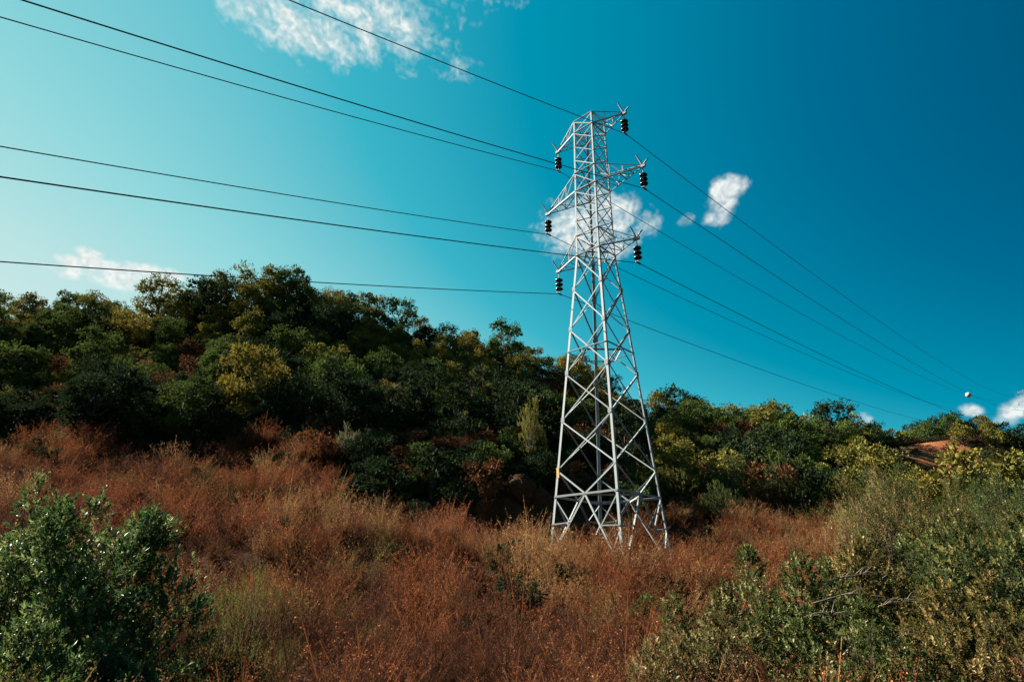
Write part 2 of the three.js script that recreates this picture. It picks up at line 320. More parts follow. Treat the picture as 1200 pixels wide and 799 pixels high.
for (let i = 0; i < 3; i++) for (const s of [1, -1]) {
  const tip = V(PX, [25.73, 21.49, 17.2][i], PZ).addScaledVector(AX, s * ARM[i]);
  const t = thing('insulator_string', `black three-disc insulator under the ${armNames[i]} crossarm on the ${s > 0 ? 'shaded' : 'sunny'} side of the pylon`, 'insulator', 'insulators hanging from the pylon');
  t.position.copy(tip);
  mesh('link', linkG, steel[1], t);
  for (let k = 0; k < 3; k++) mesh('disc', bell, black, t).position.set(0, -0.54 - k * 0.285, 0);
  mesh('clamp', clampG, darkSteel, t);
  ends.push({ i, s, p: tip.clone().add(V(0, -DROP, 0)) });
  const f = t.clone(); f.name = numbered('insulator_string'); f.userData = { label: `small dark insulator under the ${armNames[i]} crossarm of the distant second pylon`, category: 'insulator', group: 'insulators of the distant pylon' };
  f.position.add(V(Math.sin(FAR_AZ) * FAR, MR * FAR + KR * FAR * FAR, -Math.cos(FAR_AZ) * FAR)); scene.add(f);
}
// overhead wires: through the clamp, one span down towards the valley, one span up to the next pylon
const cable = new THREE.MeshStandardMaterial({ color: new THREE.Color().setRGB(0.02, 0.022, 0.025), roughness: 0.6, metalness: 0.2 });
const LEFT_AZ = 46.5 * RAD, LEFT_M = { '0,1': -0.321, '1,1': -0.32, '0,-1': -0.33, '1,-1': -0.325, '2,1': -0.322, '2,-1': -0.322 };
let ballAt;
for (const { i, s, p } of ends) {
  const pts = [], m = LEFT_M[i + ',' + s];
  for (let u = 120; u > 0; u -= u > 40 ? 4 : 1) pts.push(V(p.x - Math.sin(LEFT_AZ) * u, p.y + m * u + 0.0008 * u * u, p.z + Math.cos(LEFT_AZ) * u));
  for (let u = 0; u <= FAR; u += u < 40 ? 1 : 2) pts.push(V(p.x + Math.sin(FAR_AZ) * u, p.y + MR * u + KR * u * u, p.z - Math.cos(FAR_AZ) * u));
  const w = mesh(numbered('overhead_wire'), tube(pts, 0.021, 0.021, 5), cable, scene);
  tag(w, `dark overhead wire hung from the ${armNames[i]} crossarm on the ${s > 0 ? 'shaded' : 'sunny'} side of the pylon`, 'wire', 'overhead wires');
  if (i === 0 && s === -1) { const u = 157; ballAt = V(p.x + Math.sin(FAR_AZ) * u, p.y + MR * u + KR * u * u, p.z - Math.cos(FAR_AZ) * u); }
}
{
  const t = thing('marker_ball', 'white aircraft warning ball strung on a far overhead wire', 'marker ball'); t.position.copy(ballAt);
  const half = (up) => { const g = new THREE.SphereGeometry(0.62, 24, 10, 0, Math.PI * 2, up ? 0 : Math.PI / 2, Math.PI / 2); g.rotateZ(0.35); return g; };
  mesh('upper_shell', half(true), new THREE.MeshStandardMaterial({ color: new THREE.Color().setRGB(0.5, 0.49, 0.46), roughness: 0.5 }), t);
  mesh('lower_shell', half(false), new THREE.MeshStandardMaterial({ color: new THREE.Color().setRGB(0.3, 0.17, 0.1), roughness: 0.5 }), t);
  const band = new THREE.TorusGeometry(0.625, 0.025, 6, 32); band.rotateX(Math.PI / 2); band.rotateZ(0.35); mesh('seam', band, darkSteel, t);
}

// ---------------------------------------------------------------- foliage helpers
class Leaves {
  constructor() { this.pos = []; this.col = []; this.idx = []; }
  // a leaf: four corners, folded a little along the midrib
  add(px, py, pz, dx, dy, dz, nx, ny, nz, len, wid, c, fold = 0.15) {
    let sx = dy * nz - dz * ny, sy = dz * nx - dx * nz, sz = dx * ny - dy * nx; const l = Math.hypot(sx, sy, sz) || 1; sx /= l; sy /= l; sz /= l;
    const ux = sy * dz - sz * dy, uy = sz * dx - sx * dz, uz = sx * dy - sy * dx, h = wid * 0.5, m = len * 0.45, o = this.pos.length / 3, k = fold * wid;
    this.pos.push(px, py, pz, px + dx * m + sx * h + ux * k, py + dy * m + sy * h + uy * k, pz + dz * m + sz * h + uz * k, px + dx * len, py + dy * len, pz + dz * len, px + dx * m - sx * h + ux * k, py + dy * m - sy * h + uy * k, pz + dz * m - sz * h + uz * k);
    for (let i = 0; i < 4; i++) this.col.push(c[0], c[1], c[2]);
    this.idx.push(o, o + 1, o + 2, o, o + 2, o + 3);
  }
  tri(ax, ay, az, bx, by, bz, cx, cy, cz, c) { const o = this.pos.length / 3; this.pos.push(ax, ay, az, bx, by, bz, cx, cy, cz); for (let i = 0; i < 3; i++) this.col.push(c[0], c[1], c[2]); this.idx.push(o, o + 1, o + 2); }
  geometry() { const g = new THREE.BufferGeometry(); g.setAttribute('position', new THREE.Float32BufferAttribute(this.pos, 3)); g.setAttribute('color', new THREE.Float32BufferAttribute(this.col, 3)); g.setIndex(this.idx); return g; }
}
function unit(r) { const z = r() * 2 - 1, t = r() * 6.2832, s = Math.sqrt(1 - z * z); return [s * Math.cos(t), z, s * Math.sin(t)]; }
const tint = (r, c, v = 0.3, warm = 0.15) => { const k = 1 + (r() - 0.5) * 2 * v, w = (r() - 0.5) * 2 * warm; return [c[0] * k * (1 + w), c[1] * k, c[2] * k * (1 - w)]; };
const bark = (r, g, b) => new THREE.MeshStandardMaterial({ color: new THREE.Color().setRGB(r, g, b), roughness: 0.95 });
const darkBark = bark(0.05, 0.04, 0.03), paleBark = bark(0.085, 0.068, 0.05), redBark = bark(0.16, 0.08, 0.05);
const VEG = 0.66;                                                     // all foliage colours are given relative to this

// a tree of unit-ish size: trunk with limbs, and a crown of leaf clumps round the limb ends
function treeShapes(seed, { H = 5, R = 2.3, lobes = 14, clumps = 19, per = 18, leaf = 0.17, base = 0.06, pointed = 0, limbR = 0.05 }) {
  const r = rngOf(seed), L = new Leaves(), wood = [];
  const lean = [(r() - 0.5) * 0.5, (r() - 0.5) * 0.5];
  wood.push(tube([V(0, -0.4, 0), V(lean[0] * 0.3, H * 0.25, lean[1] * 0.3), V(lean[0], H * 0.6, lean[1])], R * 0.075, R * 0.035, 6));
  for (let i = 0; i < lobes; i++) {
    const f = (i + 0.5) / lobes, a = i * 2.4 + r() * 0.9, hy = lerp(base, 0.86, f + (r() - 0.5) * 0.15), prof = pointed ? 1 - hy * 0.85 : Math.sqrt(Math.max(0.06, 1 - ((hy - 0.48) / 0.55) ** 2));
    const rad = R * prof * (0.45 + 0.25 * r()), cx = lean[0] * hy + Math.cos(a) * rad, cz = lean[1] * hy + Math.sin(a) * rad, cy = hy * H, lr = R * (0.32 + 0.16 * r()) * (pointed ? 0.75 : 1), lh = lr * (0.7 + 0.3 * r());
    wood.push(tube([V(lean[0] * hy * 0.5, cy * 0.55, lean[1] * hy * 0.5), V(lerp(lean[0] * hy, cx, 0.55), cy * 0.82, lerp(lean[1] * hy, cz, 0.55)), V(cx, cy + lh * 0.3, cz)], R * limbR * 0.55, R * 0.008, 4));
    const tone = 0.8 + 0.4 * r();
    for (let k = 0; k < clumps; k++) {
      const u = unit(r); if (u[1] < -0.35) u[1] *= -0.6;
      const inner = r() < 0.3, q = inner ? 0.15 + 0.5 * r() : 0.8 + 0.24 * r(), kx = cx + u[0] * lr * q, ky = cy + u[1] * lh * q, kz = cz + u[2] * lr * q, cr = leaf * (1.3 + 1.3 * r()), ct = tone * (0.82 + 0.36 * r());
      for (let m = 0; m < per; m++) {
        const v = unit(r), w = Math.cbrt(r()), n = unit(r), d = [v[0] * 0.7 + u[0] * 0.5 + (r() - 0.5) * 0.4, v[1] * 0.7 + 0.2 + (r() - 0.5) * 0.4, v[2] * 0.7 + u[2] * 0.5 + (r() - 0.5) * 0.4], dl = Math.hypot(...d);
        n[1] += 0.5;
        const s = leaf * (0.6 + 0.7 * r()) * (inner ? 2 : 1);  // inner leaves oversized to block light and darken the crown inside
        L.add(kx + v[0] * cr * w, ky + v[1] * cr * w * 0.8, kz + v[2] * cr * w, d[0] / dl, d[1] / dl, d[2] / dl, n[0], n[1], n[2], s, s * 0.72, tint(r, [ct, ct, ct], 0.3, 0.16));
      }
    }
  }
  return { wood: mergeGeometries(wood), crown: L.geometry(), H, R };
}

// ---------------------------------------------------------------- the wood on the hill
const KINDS = {
  olive: { c: [0.195, 0.18, 0.038], name: 'oak_tree', wood: darkBark, label: 'olive green oak with clumpy crown in the wood on the hillside', group: 'olive green oaks on the hillside' },
  green: { c: [0.098, 0.14, 0.032], name: 'green_tree', wood: darkBark, label: 'mid green bushy tree in the wood on the hillside', group: 'mid green trees on the hillside' },
  dark: { c: [0.026, 0.046, 0.018], name: 'dark_shade_tree', wood: darkBark, label: 'dark green tree in the wood on the hillside, its dark crown partly painted shade', group: 'dark evergreens on the hillside' },  // crown colour taken near black so that it also paints in shade
  yellow: { c: [0.29, 0.235, 0.046], name: 'yellowing_tree', wood: darkBark, label: 'yellowing tree with pale crown in the wood on the hillside', group: 'yellowing trees on the hillside' },
  rust: { c: [0.165, 0.072, 0.032], name: 'rusty_shrub', wood: redBark, label: 'rusty brown heath shrub between the trees on the hillside', group: 'rusty heath shrubs on the hillside' },
};
for (const k of Object.values(KINDS)) k.mat = new THREE.MeshPhysicalMaterial({ color: new THREE.Color().setRGB(...k.c.map((v) => v * VEG)), vertexColors: true, roughness: 1, transmission: 0.16, thickness: 0, side: THREE.DoubleSide, specularIntensity: 0.1 });
const farShapes = [
  [11, { H: 5.6, R: 2.6, lobes: 13 }], [12, { H: 5, R: 2.8, lobes: 14 }], [13, { H: 6.2, R: 2.4, lobes: 14 }], [14, { H: 4.6, R: 2.6, lobes: 12 }], [15, { H: 5.4, R: 2.3, lobes: 12, base: 0.14 }], [16, { H: 5.8, R: 3.0, lobes: 15 }],
].map(([s, o]) => treeShapes(s, o));
const farthest = [[17, { H: 5.4, R: 2.6 }], [18, { H: 5, R: 2.8 }], [19, { H: 5.8, R: 2.4 }], [20, { H: 4.6, R: 2.7 }]].map(([s, o]) => treeShapes(s, { ...o, lobes: 12, clumps: 14, per: 14, leaf: 0.22 }));
const bushShapes = [[21, { H: 2.6, R: 1.8, lobes: 8, base: 0.12, clumps: 12, per: 15, leaf: 0.15 }], [22, { H: 3, R: 1.6, lobes: 8, base: 0.1, clumps: 12, per: 15, leaf: 0.15 }], [23, { H: 2.2, R: 1.9, lobes: 8, base: 0.1, clumps: 12, per: 15, leaf: 0.15 }]].map(([s, o]) => treeShapes(s, o));
function plantTree(kind, shape, x, z, scale, turn, stretch = 1, own) {
  const k = KINDS[kind], t = thing(own?.name ?? k.name, own?.label ?? k.label, kind === 'rust' ? 'shrub' : 'tree', own ? own.group : k.group);
  mesh('trunk', shape.wood, k.wood, t); mesh('crown', shape.crown, own?.mat ?? k.mat, t);
  t.position.set(x, height(x, z) - 0.1, z); t.rotation.y = turn; t.scale.set(scale, scale * stretch, scale);
  return t;
}
const along = (list, x) => { let i = 0; while (i < list.length - 2 && x > list[i + 1][0]) i++; return lerp(list[i][1], list[i + 1][1], clamp((x - list[i][0]) / (list[i + 1][0] - list[i][0]), 0, 1)); };
const FOOT = [[-60, 37], [-45, 36.5], [-29, 37.5], [-19, 39.5], [-11, 40], [-3, 41.2], [3, 43.5], [9, 42.5], [16, 41], [24, 39.5], [34, 36], [50, 38], [80, 60]];
const RIDGE = [[-62, 66], [-28, 70], [-11, 72], [6, 76], [19, 80], [39, 90], [60, 105], [82, 115], [106, 125]];
const placed = [];
const free = (x, z, d) => placed.every((p) => Math.hypot(p[0] - x, p[1] - z) > (d + p[2]) * 0.5);
// single trees that stand out
const special = [
  ['dark', 1, -35.2, -66, 1.35, 1.0, { name: 'round_tree', label: 'large round dark green tree breaking the skyline on the hill crest', group: null }],
  ['green', 2, -27.6, -68.5, 1.08, 1.05, { name: 'crest_tree', label: 'tallest green tree on the hill crest, with a loose top', group: null }],
  ['dark', 1, 57, -106, 1.6, 1.0, { name: 'domed_tree', label: 'broad domed tree alone on the low ridge beyond the pylon', group: null }],
  ['dark', 5, 84.2, -116, 1.5, 0.95, { name: 'ridge_oak', label: 'dark spreading oak on the ridge above the bare red slope', group: 'dark oaks above the bare red slope' }],
  ['dark', 0, 78.8, -115.5, 1.25, 0.85, { name: 'ridge_oak', label: 'dark spreading oak on the ridge above the bare red slope', group: 'dark oaks above the bare red slope' }],
  ['dark', 3, 88.8, -117, 1.2, 0.8, { name: 'ridge_oak', label: 'dark spreading oak on the ridge above the bare red slope', group: 'dark oaks above the bare red slope' }],
  ['yellow', 4, -10.6, -50, 0.75, 1.0, { name: 'bright_tree', label: 'small bright yellow green tree low on the wooded slope', group: null }],
];
for (const [k, s, x, z, sc, st, own] of special) { if (!own.group) delete own.group; plantTree(k, farShapes[s], x, z, sc, s * 1.7, st, own); placed.push([x, z, farShapes[s].R * sc * 1.1]); }
{
  const r = rngOf(404), cand = [];
  for (let i = 0; i < 40000; i++) {
    const x = lerp(-92, 128, r()), F = lerp(38, 136, r()), z = -F;
    if (Math.abs(x) > F * 0.98 + (x < 0 ? 14 : 6) || F < along(FOOT, x) + 1.2 || F > along(RIDGE, x) + 3) continue;
    { const down = x * 0.574 - z * 0.819, side = Math.abs(x * 0.825 + z * 0.565); if (scarAt(x, z) > 0.02 || (side < 7.5 && down > 86 && down < 123)) continue; }   // the slope below the bare earth carries only low growth
    cand.push([x, z]);
  }
  let n = 0;
  for (const [x, z] of cand) {
    const F = -z, m = fbm(x * 0.06, z * 0.06, 3, 120), q = r(), ridge = F > along(RIDGE, x) - 7;
    let kind = q < 0.38 ? 'olive' : q < 0.7 ? 'green' : q < 0.89 ? 'dark' : 'yellow';
    if (F < along(FOOT, x) + 8 && x < 10 && r() < 0.82) kind = 'dark';  // dark crowns along the foot of the wood paint in the shade there
    else { if (x > 9) { const k = r(); kind = k < 0.2 ? 'olive' : k < 0.6 ? 'green' : k < 0.93 ? 'dark' : 'yellow'; } if (m > (x > 9 ? 0.5 : 0.45) && !ridge && r() < 0.5) kind = 'rust'; if (x > 40 && kind === 'yellow') kind = 'olive'; }  // darker mix on this side puts its weaker sunlight into the colour
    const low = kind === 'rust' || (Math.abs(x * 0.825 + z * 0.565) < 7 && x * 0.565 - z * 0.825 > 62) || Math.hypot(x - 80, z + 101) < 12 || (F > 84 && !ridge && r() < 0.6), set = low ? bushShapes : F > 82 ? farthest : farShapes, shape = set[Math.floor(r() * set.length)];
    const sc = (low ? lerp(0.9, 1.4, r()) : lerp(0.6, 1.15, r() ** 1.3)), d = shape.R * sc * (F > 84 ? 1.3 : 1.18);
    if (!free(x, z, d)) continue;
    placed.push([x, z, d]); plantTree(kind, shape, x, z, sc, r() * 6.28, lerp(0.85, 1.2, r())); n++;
  }
  console.log('trees', n);
}

// ---------------------------------------------------------------- dry rust-coloured weeds, and undergrowth
function weedClump(seed, stems, H, spread, size = 1) {
  const r = rngOf(seed), L = new Leaves();
  const ribbon = (p, q, w, c, taper) => { const a = r() * 6.28, x = Math.cos(a) * w, z = Math.sin(a) * w; L.tri(p[0] - x, p[1], p[2] - z, p[0] + x, p[1], p[2] + z, q[0] + x * taper, q[1], q[2] + z * taper, c); if (taper > 0.2) L.tri(p[0] - x, p[1], p[2] - z, q[0] + x * taper, q[1], q[2] + z * taper, q[0] - x * taper, q[1], q[2] - z * taper, c); };
  for (let i = 0; i < stems; i++) {
    const a = r() * 6.283, d = Math.sqrt(r()) * spread, bx = Math.cos(a) * d * 0.6, bz = Math.sin(a) * d * 0.6, h = H * (0.5 + 0.6 * r()) * (1 - 0.3 * (d / spread) ** 2), la = a + (r() - 0.5) * 2, le = h * (0.08 + 0.35 * r()) + d * 0.5;
    const P = (t) => [bx + Math.cos(la) * le * t * t, h * t * (1 - 0.1 * t), bz + Math.sin(la) * le * t * t], c = tint(r, [0.75, 0.8, 0.85], 0.3, 0.1), w = 0.004 + 0.003 * r();
    for (let k = 0; k < 3; k++) ribbon(P(k / 3), P((k + 1) / 3), w, c, k === 2 ? 0.4 : 1);
    const nb = 7 + Math.floor(r() * 4);
    for (let k = 0; k < nb; k++) {
      const t = 0.25 + 0.72 * (k + r()) / nb, p = P(t), ba = r() * 6.283, bl = h * (0.1 + 0.2 * r()) * (1.3 - t * 0.75), e = [p[0] + Math.cos(ba) * bl * 0.75, p[1] + bl * (0.45 + 0.4 * r()), p[2] + Math.sin(ba) * bl * 0.75];
      ribbon(p, e, 0.0028, c, 0);
      const seeds = Math.round((4 + Math.floor(r() * 4)) / size), bright = r() < 0.22 ? 1.75 : 1;
      for (let m = 0; m < seeds; m++) {
        const f = 0.3 + 0.8 * (m + r()) / seeds, x = lerp(p[0], e[0], f) + (r() - 0.5) * 0.035, y = lerp(p[1], e[1], f) + (r() - 0.5) * 0.035, z = lerp(p[2], e[2], f) + (r() - 0.5) * 0.035, u = unit(r), n = unit(r), s = (0.014 + 0.02 * r()) * size;
        L.add(x, y, z, u[0], u[1], u[2], n[0], n[1], n[2], s, s * 0.7, tint(r, [bright, bright, bright * 0.95], 0.45, 0.16));
      }
    }
  }
  return L.geometry();
}
function scatter(name, label, category, geometry, material, spots) {
  const im = new THREE.InstancedMesh(geometry, material, spots.length), o = new THREE.Object3D(), c = new THREE.Color();
  spots.forEach(([x, y, z, s, sy, turn, col, lx = 0, lz = 0], i) => { o.position.set(x, y, z); o.rotation.set(lx, turn, lz); o.scale.set(s, sy, s); o.updateMatrix(); im.setMatrixAt(i, o.matrix); im.setColorAt(i, c.setRGB(...col)); });
  im.name = numbered(name); im.castShadow = im.receiveShadow = true; scene.add(im);
  return tag(im, label, category, null, 'stuff');
}
const weedMat = new THREE.MeshPhysicalMaterial({ color: new THREE.Color().setRGB(VEG, VEG, VEG), vertexColors: true, roughness: 1, transmission: 0.3, thickness: 0, side: THREE.DoubleSide, specularIntensity: 0.06 });
const keepOut = [];                                                   // filled by the shrubs in front: [x, z, radius]
const inField = (x, z) => { const F = -z; return F < along(FOOT, x) + 1.5 && !keepOut.some((k) => Math.hypot(k[0] - x, k[1] - z) < k[2] * 0.85); };
function weedSpots(seed, step, rMin, rMax, low) {
  const r = rngOf(seed), out = [];
  for (let gx = -60; gx < 46; gx += step) for (let gz = -64; gz < -5; gz += step) {
    const x = gx + (r() - 0.5) * step * 0.9, z = gz + (r() - 0.5) * step * 0.9, d = Math.hypot(x, z), u = [r(), r(), r(), r(), r(), r()];
    if (d < rMin || d >= rMax || Math.abs(x) > -z * 0.92 + 5 || !inField(x, z)) continue;
    const bank = bankAt(x, z); if (u[0] < bank * 0.97) continue;
    const patch = fbm(x * 0.2, z * 0.2, 4, 140), fine = fbm(x * 0.62, z * 0.62, 3, 150), hue = fbm(x * 0.15 + 40, z * 0.15, 3, 160);
    if (!low && (fine < 0.44 || patch < 0.36) && u[0] < 0.88) continue;
    if (low && u[0] < 0.35) continue;
    const s = low ? lerp(0.6, 1.2, u[1]) : lerp(0.75, 1.3, u[1]) * lerp(0.65, 1.45, fine) * lerp(0.8, 1.3, patch);
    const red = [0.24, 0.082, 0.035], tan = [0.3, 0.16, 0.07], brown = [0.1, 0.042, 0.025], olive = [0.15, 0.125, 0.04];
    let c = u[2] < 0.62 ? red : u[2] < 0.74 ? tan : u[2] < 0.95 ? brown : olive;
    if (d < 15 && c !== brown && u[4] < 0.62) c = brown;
    if (hue > 0.64 && u[3] < 0.4) c = tan; if (hue < 0.4 && u[3] < 0.6) c = brown; if (low) c = u[2] < 0.85 ? brown : u[2] < 0.95 ? red : olive;  // low filler mostly dark brown, painting shade into the gaps
    const v = 0.72 + 0.56 * u[4];
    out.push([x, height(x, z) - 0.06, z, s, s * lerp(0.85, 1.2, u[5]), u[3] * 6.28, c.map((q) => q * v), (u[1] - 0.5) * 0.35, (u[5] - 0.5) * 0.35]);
  }
  return out;
}

// ---------------------------------------------------------------- shrubs in front
function shrubShapes(seed, { H = 2.5, R = 1.2, shoots = 700, per = 15, len = 0.06, wid = 0.026, shoot = 0.22, c = [0.04, 0.07, 0.03], c2, share = 0.15, lobes = 5, spires = 0, lowest = 0.32, woodR = 0.02, upright = 0.45, base = 0.06, fold = 0.18, stems = 14, lobeR = 0.55, shine = 0.25 }) {
  const r = rngOf(seed), L = new Leaves(), L2 = new Leaves(), wood = [], parts = [];
  for (let i = 0; i < lobes; i++) { const a = i * 2.4 + r(), d = i ? R * (0.35 + 0.3 * r()) : 0, hy = i ? lerp(lowest, 0.62, r()) : 0.58; parts.push({ x: Math.cos(a) * d, y: H * hy, z: Math.sin(a) * d, r: R * (lobeR - 0.08 + 0.22 * r()), h: H * lerp(0.26, 0.4, r()) }); }
  for (let i = 0; i < spires; i++) { const a = r() * 6.28, d = R * 0.7 * Math.sqrt(r()); parts.push({ x: Math.cos(a) * d, y: H * (0.85 + 0.1 * r()), z: Math.sin(a) * d, r: R * 0.13, h: H * 0.17, spire: 1 }); }
  const vol = parts.map((p) => p.r * p.r * (p.spire ? 5 : 1)), total = vol.reduce((a, b) => a + b, 0);
  for (let i = 0; i < shoots; i++) {
    let q = r() * total, k = 0; while (k < parts.length - 1 && (q -= vol[k]) > 0) k++;
    const p = parts[k], u = unit(r); if (u[1] < -0.2 && r() < 0.6) u[1] = -u[1];
    const f = r() < 0.78 ? 0.8 + 0.25 * r() : 0.35 + 0.45 * r();
    const x = p.x + u[0] * p.r * f, y = Math.max(base * H + r() * 0.2, p.y + u[1] * p.h * f), z = p.z + u[2] * p.r * f;
    let d = [u[0] * (1 - upright) + (r() - 0.5) * 0.5, upright + u[1] * 0.4 + (r() - 0.5) * 0.3, u[2] * (1 - upright) + (r() - 0.5) * 0.5]; const dl = Math.hypot(...d); d = d.map((v) => v / dl);
    const sl = shoot * (0.6 + 0.8 * r()), tone = 0.75 + 0.5 * r(), alt = c2 && r() < share;
    if (i % 24 === 0) wood.push(tube([V(p.x * 0.4, y * 0.35, p.z * 0.4), V(lerp(p.x * 0.5, x, 0.6), y * 0.75, lerp(p.z * 0.5, z, 0.6)), V(x, y, z), V(x + d[0] * sl, y + d[1] * sl, z + d[2] * sl)], woodR * 0.45, 0.002, 3));
    // a frame round the shoot
    let ax = d[1], ay = -d[0], az = 0; let al = Math.hypot(ax, ay) || 1; ax /= al; ay /= al; const bx = d[1] * az - d[2] * ay, by = d[2] * ax - d[0] * az, bz = d[0] * ay - d[1] * ax;
    for (let m = 0; m < per; m++) {
      const t = (m + 0.5) / per, g = m * 2.39996 + r() * 0.6, cs = Math.cos(g), sn = Math.sin(g), out = 0.95 - 0.55 * t;
      let ex = (ax * cs + bx * sn) * out + d[0] * (1 - out * 0.5), ey = (ay * cs + by * sn) * out + d[1] * (1 - out * 0.5), ez = (az * cs + bz * sn) * out + d[2] * (1 - out * 0.5); const el = Math.hypot(ex, ey, ez); ex /= el; ey /= el; ez /= el;
      const s = len * (0.45 + 0.75 * r()) * (t > 0.85 ? 0.7 : 1), base_c = alt ? c2 : c;
      (r() < shine ? L2 : L).add(x + d[0] * sl * t, y + d[1] * sl * t, z + d[2] * sl * t, ex, ey, ez, d[0] + (r() - 0.5) * 0.5, d[1] + (r() - 0.5) * 0.5 + 0.25, d[2] + (r() - 0.5) * 0.5, s, s * wid / len, tint(r, base_c.map((v) => v * tone), 0.25, 0.15), fold);
    }
  }
  for (let i = 0; i < stems; i++) { const p = parts[i % parts.length], a = r() * 6.28, e = 0.85 * Math.sqrt(r()); wood.push(tube([V(Math.cos(a) * 0.12, -0.3, Math.sin(a) * 0.12), V(p.x * 0.35 + Math.cos(a) * 0.1, p.y * 0.5, p.z * 0.35 + Math.sin(a) * 0.1), V(p.x + Math.cos(a) * p.r * e, p.y + p.h * 0.7 * (1 - e * 0.5), p.z + Math.sin(a) * p.r * e)], woodR, woodR * 0.25, 5)); }
  return { wood: mergeGeometries(wood), crown: L.geometry(), waxy: L2.geometry() };
}
const glossy = new THREE.MeshPhysicalMaterial({ color: new THREE.Color().setRGB(VEG, VEG, VEG), vertexColors: true, roughness: 0.5, specularIntensity: 0.6, side: THREE.DoubleSide });
const satin = new THREE.MeshPhysicalMaterial({ color: new THREE.Color().setRGB(VEG, VEG, VEG), vertexColors: true, roughness: 0.6, specularIntensity: 0.5, side: THREE.DoubleSide });
const matt = new THREE.MeshPhysicalMaterial({ color: new THREE.Color().setRGB(VEG, VEG, VEG), vertexColors: true, roughness: 1, transmission: 0.42, thickness: 0, side: THREE.DoubleSide, specularIntensity: 0.12 });
const mattDeep = matt.clone(), mattTawny = matt.clone(); mattDeep.color.setRGB(VEG * 0.62, VEG * 0.85, VEG * 0.7); mattTawny.color.setRGB(VEG * 1.15, VEG * 0.98, VEG * 0.85);
const mattBrown = matt.clone(); mattBrown.color.setRGB(VEG * 0.6, VEG * 0.55, VEG * 0.5);
let hueTurn = 0;
function shrub(name, label, shapes, mat, woodMat, x, z, scale = 1, turn = 0, group, out = 0.8) {
  const t = thing(name, label, 'shrub', group);
  mesh('branches', shapes.wood, woodMat, t); mesh('foliage', shapes.crown, name === 'scrub_bush' ? [matt, mattDeep, mattTawny][hueTurn++ % 3] : name === 'brown_shrub' ? mattBrown : matt, t); mesh('waxy_leaves', shapes.waxy, mat, t);
  t.position.set(x, height(x, z) - 0.08, z); t.rotation.y = turn; t.scale.setScalar(scale);
  if (out) keepOut.push([x, z, out * scale]);
  return t;
}
const GREEN = [0.055, 0.105, 0.028], OLIVE = [0.1, 0.1, 0.028], PALE = [0.32, 0.265, 0.115];
// glossy evergreen thicket; the paler second leaf colour paints in glints
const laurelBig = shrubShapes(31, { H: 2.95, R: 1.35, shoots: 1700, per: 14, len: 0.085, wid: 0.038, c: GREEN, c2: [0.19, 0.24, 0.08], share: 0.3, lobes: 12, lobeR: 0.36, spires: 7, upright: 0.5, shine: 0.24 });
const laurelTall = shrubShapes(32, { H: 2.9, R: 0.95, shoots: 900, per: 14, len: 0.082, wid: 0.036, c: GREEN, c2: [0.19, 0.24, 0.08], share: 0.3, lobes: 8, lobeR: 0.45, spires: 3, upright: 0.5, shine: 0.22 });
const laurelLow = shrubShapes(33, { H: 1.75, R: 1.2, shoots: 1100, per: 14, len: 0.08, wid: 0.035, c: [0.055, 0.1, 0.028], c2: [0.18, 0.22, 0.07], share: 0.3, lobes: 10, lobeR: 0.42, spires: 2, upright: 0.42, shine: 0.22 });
shrub('evergreen_shrub', 'big glossy dark green shrub with paler leaf tips and painted glints among rusty weeds', laurelBig, glossy, darkBark, -5.85, -9.6, 0.98, 0.4, null, 1.0);
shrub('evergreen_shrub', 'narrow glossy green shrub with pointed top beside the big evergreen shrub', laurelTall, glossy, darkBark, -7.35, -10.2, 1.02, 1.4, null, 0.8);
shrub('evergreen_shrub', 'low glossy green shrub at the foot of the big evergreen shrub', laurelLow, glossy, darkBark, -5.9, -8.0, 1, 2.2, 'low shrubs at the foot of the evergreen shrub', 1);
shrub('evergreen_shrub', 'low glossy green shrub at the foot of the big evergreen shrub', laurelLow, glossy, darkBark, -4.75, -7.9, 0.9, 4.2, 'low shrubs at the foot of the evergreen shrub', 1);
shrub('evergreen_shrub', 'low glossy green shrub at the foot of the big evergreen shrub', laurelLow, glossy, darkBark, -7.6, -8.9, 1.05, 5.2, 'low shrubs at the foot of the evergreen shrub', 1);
const orangeLow = shrubShapes(34, { H: 1.55, R: 0.7, shoots: 420, per: 12, len: 0.05, wid: 0.026, c: [0.09, 0.085, 0.02], c2: [0.2, 0.065, 0.015], share: 0.35, lobes: 4, upright: 0.7 });
shrub('yellow_shrub', 'low yellow green bush with orange leaf tips below the evergreen shrubs', orangeLow, satin, redBark, -4.95, -7.1, 1, 1, null, 0.6);
const fine = shrubShapes(35, { H: 1.6, R: 0.85, shoots: 560, per: 16, len: 0.045, wid: 0.012, c: [0.14, 0.125, 0.034], c2: [0.09, 0.1, 0.028], share: 0.4, lobes: 5, upright: 0.75 });
shrub('yellow_shrub', 'yellowish fine-leaved bush beside the evergreen thicket', fine, matt, redBark, -5.3, -13.4, 1.35, 0.3, null, 0.5);
shrub('yellow_shrub', 'small yellowish bush half sunk in the rusty weeds', fine, matt, redBark, -3.9, -12.2, 0.85, 2.3, 'small yellowish bushes in the weeds', 0.4);
shrub('yellow_shrub', 'small yellowish bush half sunk in the rusty weeds', fine, matt, redBark, -3.0, -15.2, 0.6, 4.3, 'small yellowish bushes in the weeds', 0.3);
shrub('yellow_shrub', 'broad yellow green bush leaning on the big evergreen shrub', fine, matt, redBark, -4.35, -10.4, 1.25, 3.3, null, 0.4);
shrub('brown_shrub', 'dark brown green bush between the evergreen thicket and the rusty weeds', orangeLow, mattBrown, redBark, -3.7, -8.9, 0.95, 2.6, 'dark brown green bushes beside the evergreen thicket', 0.4);
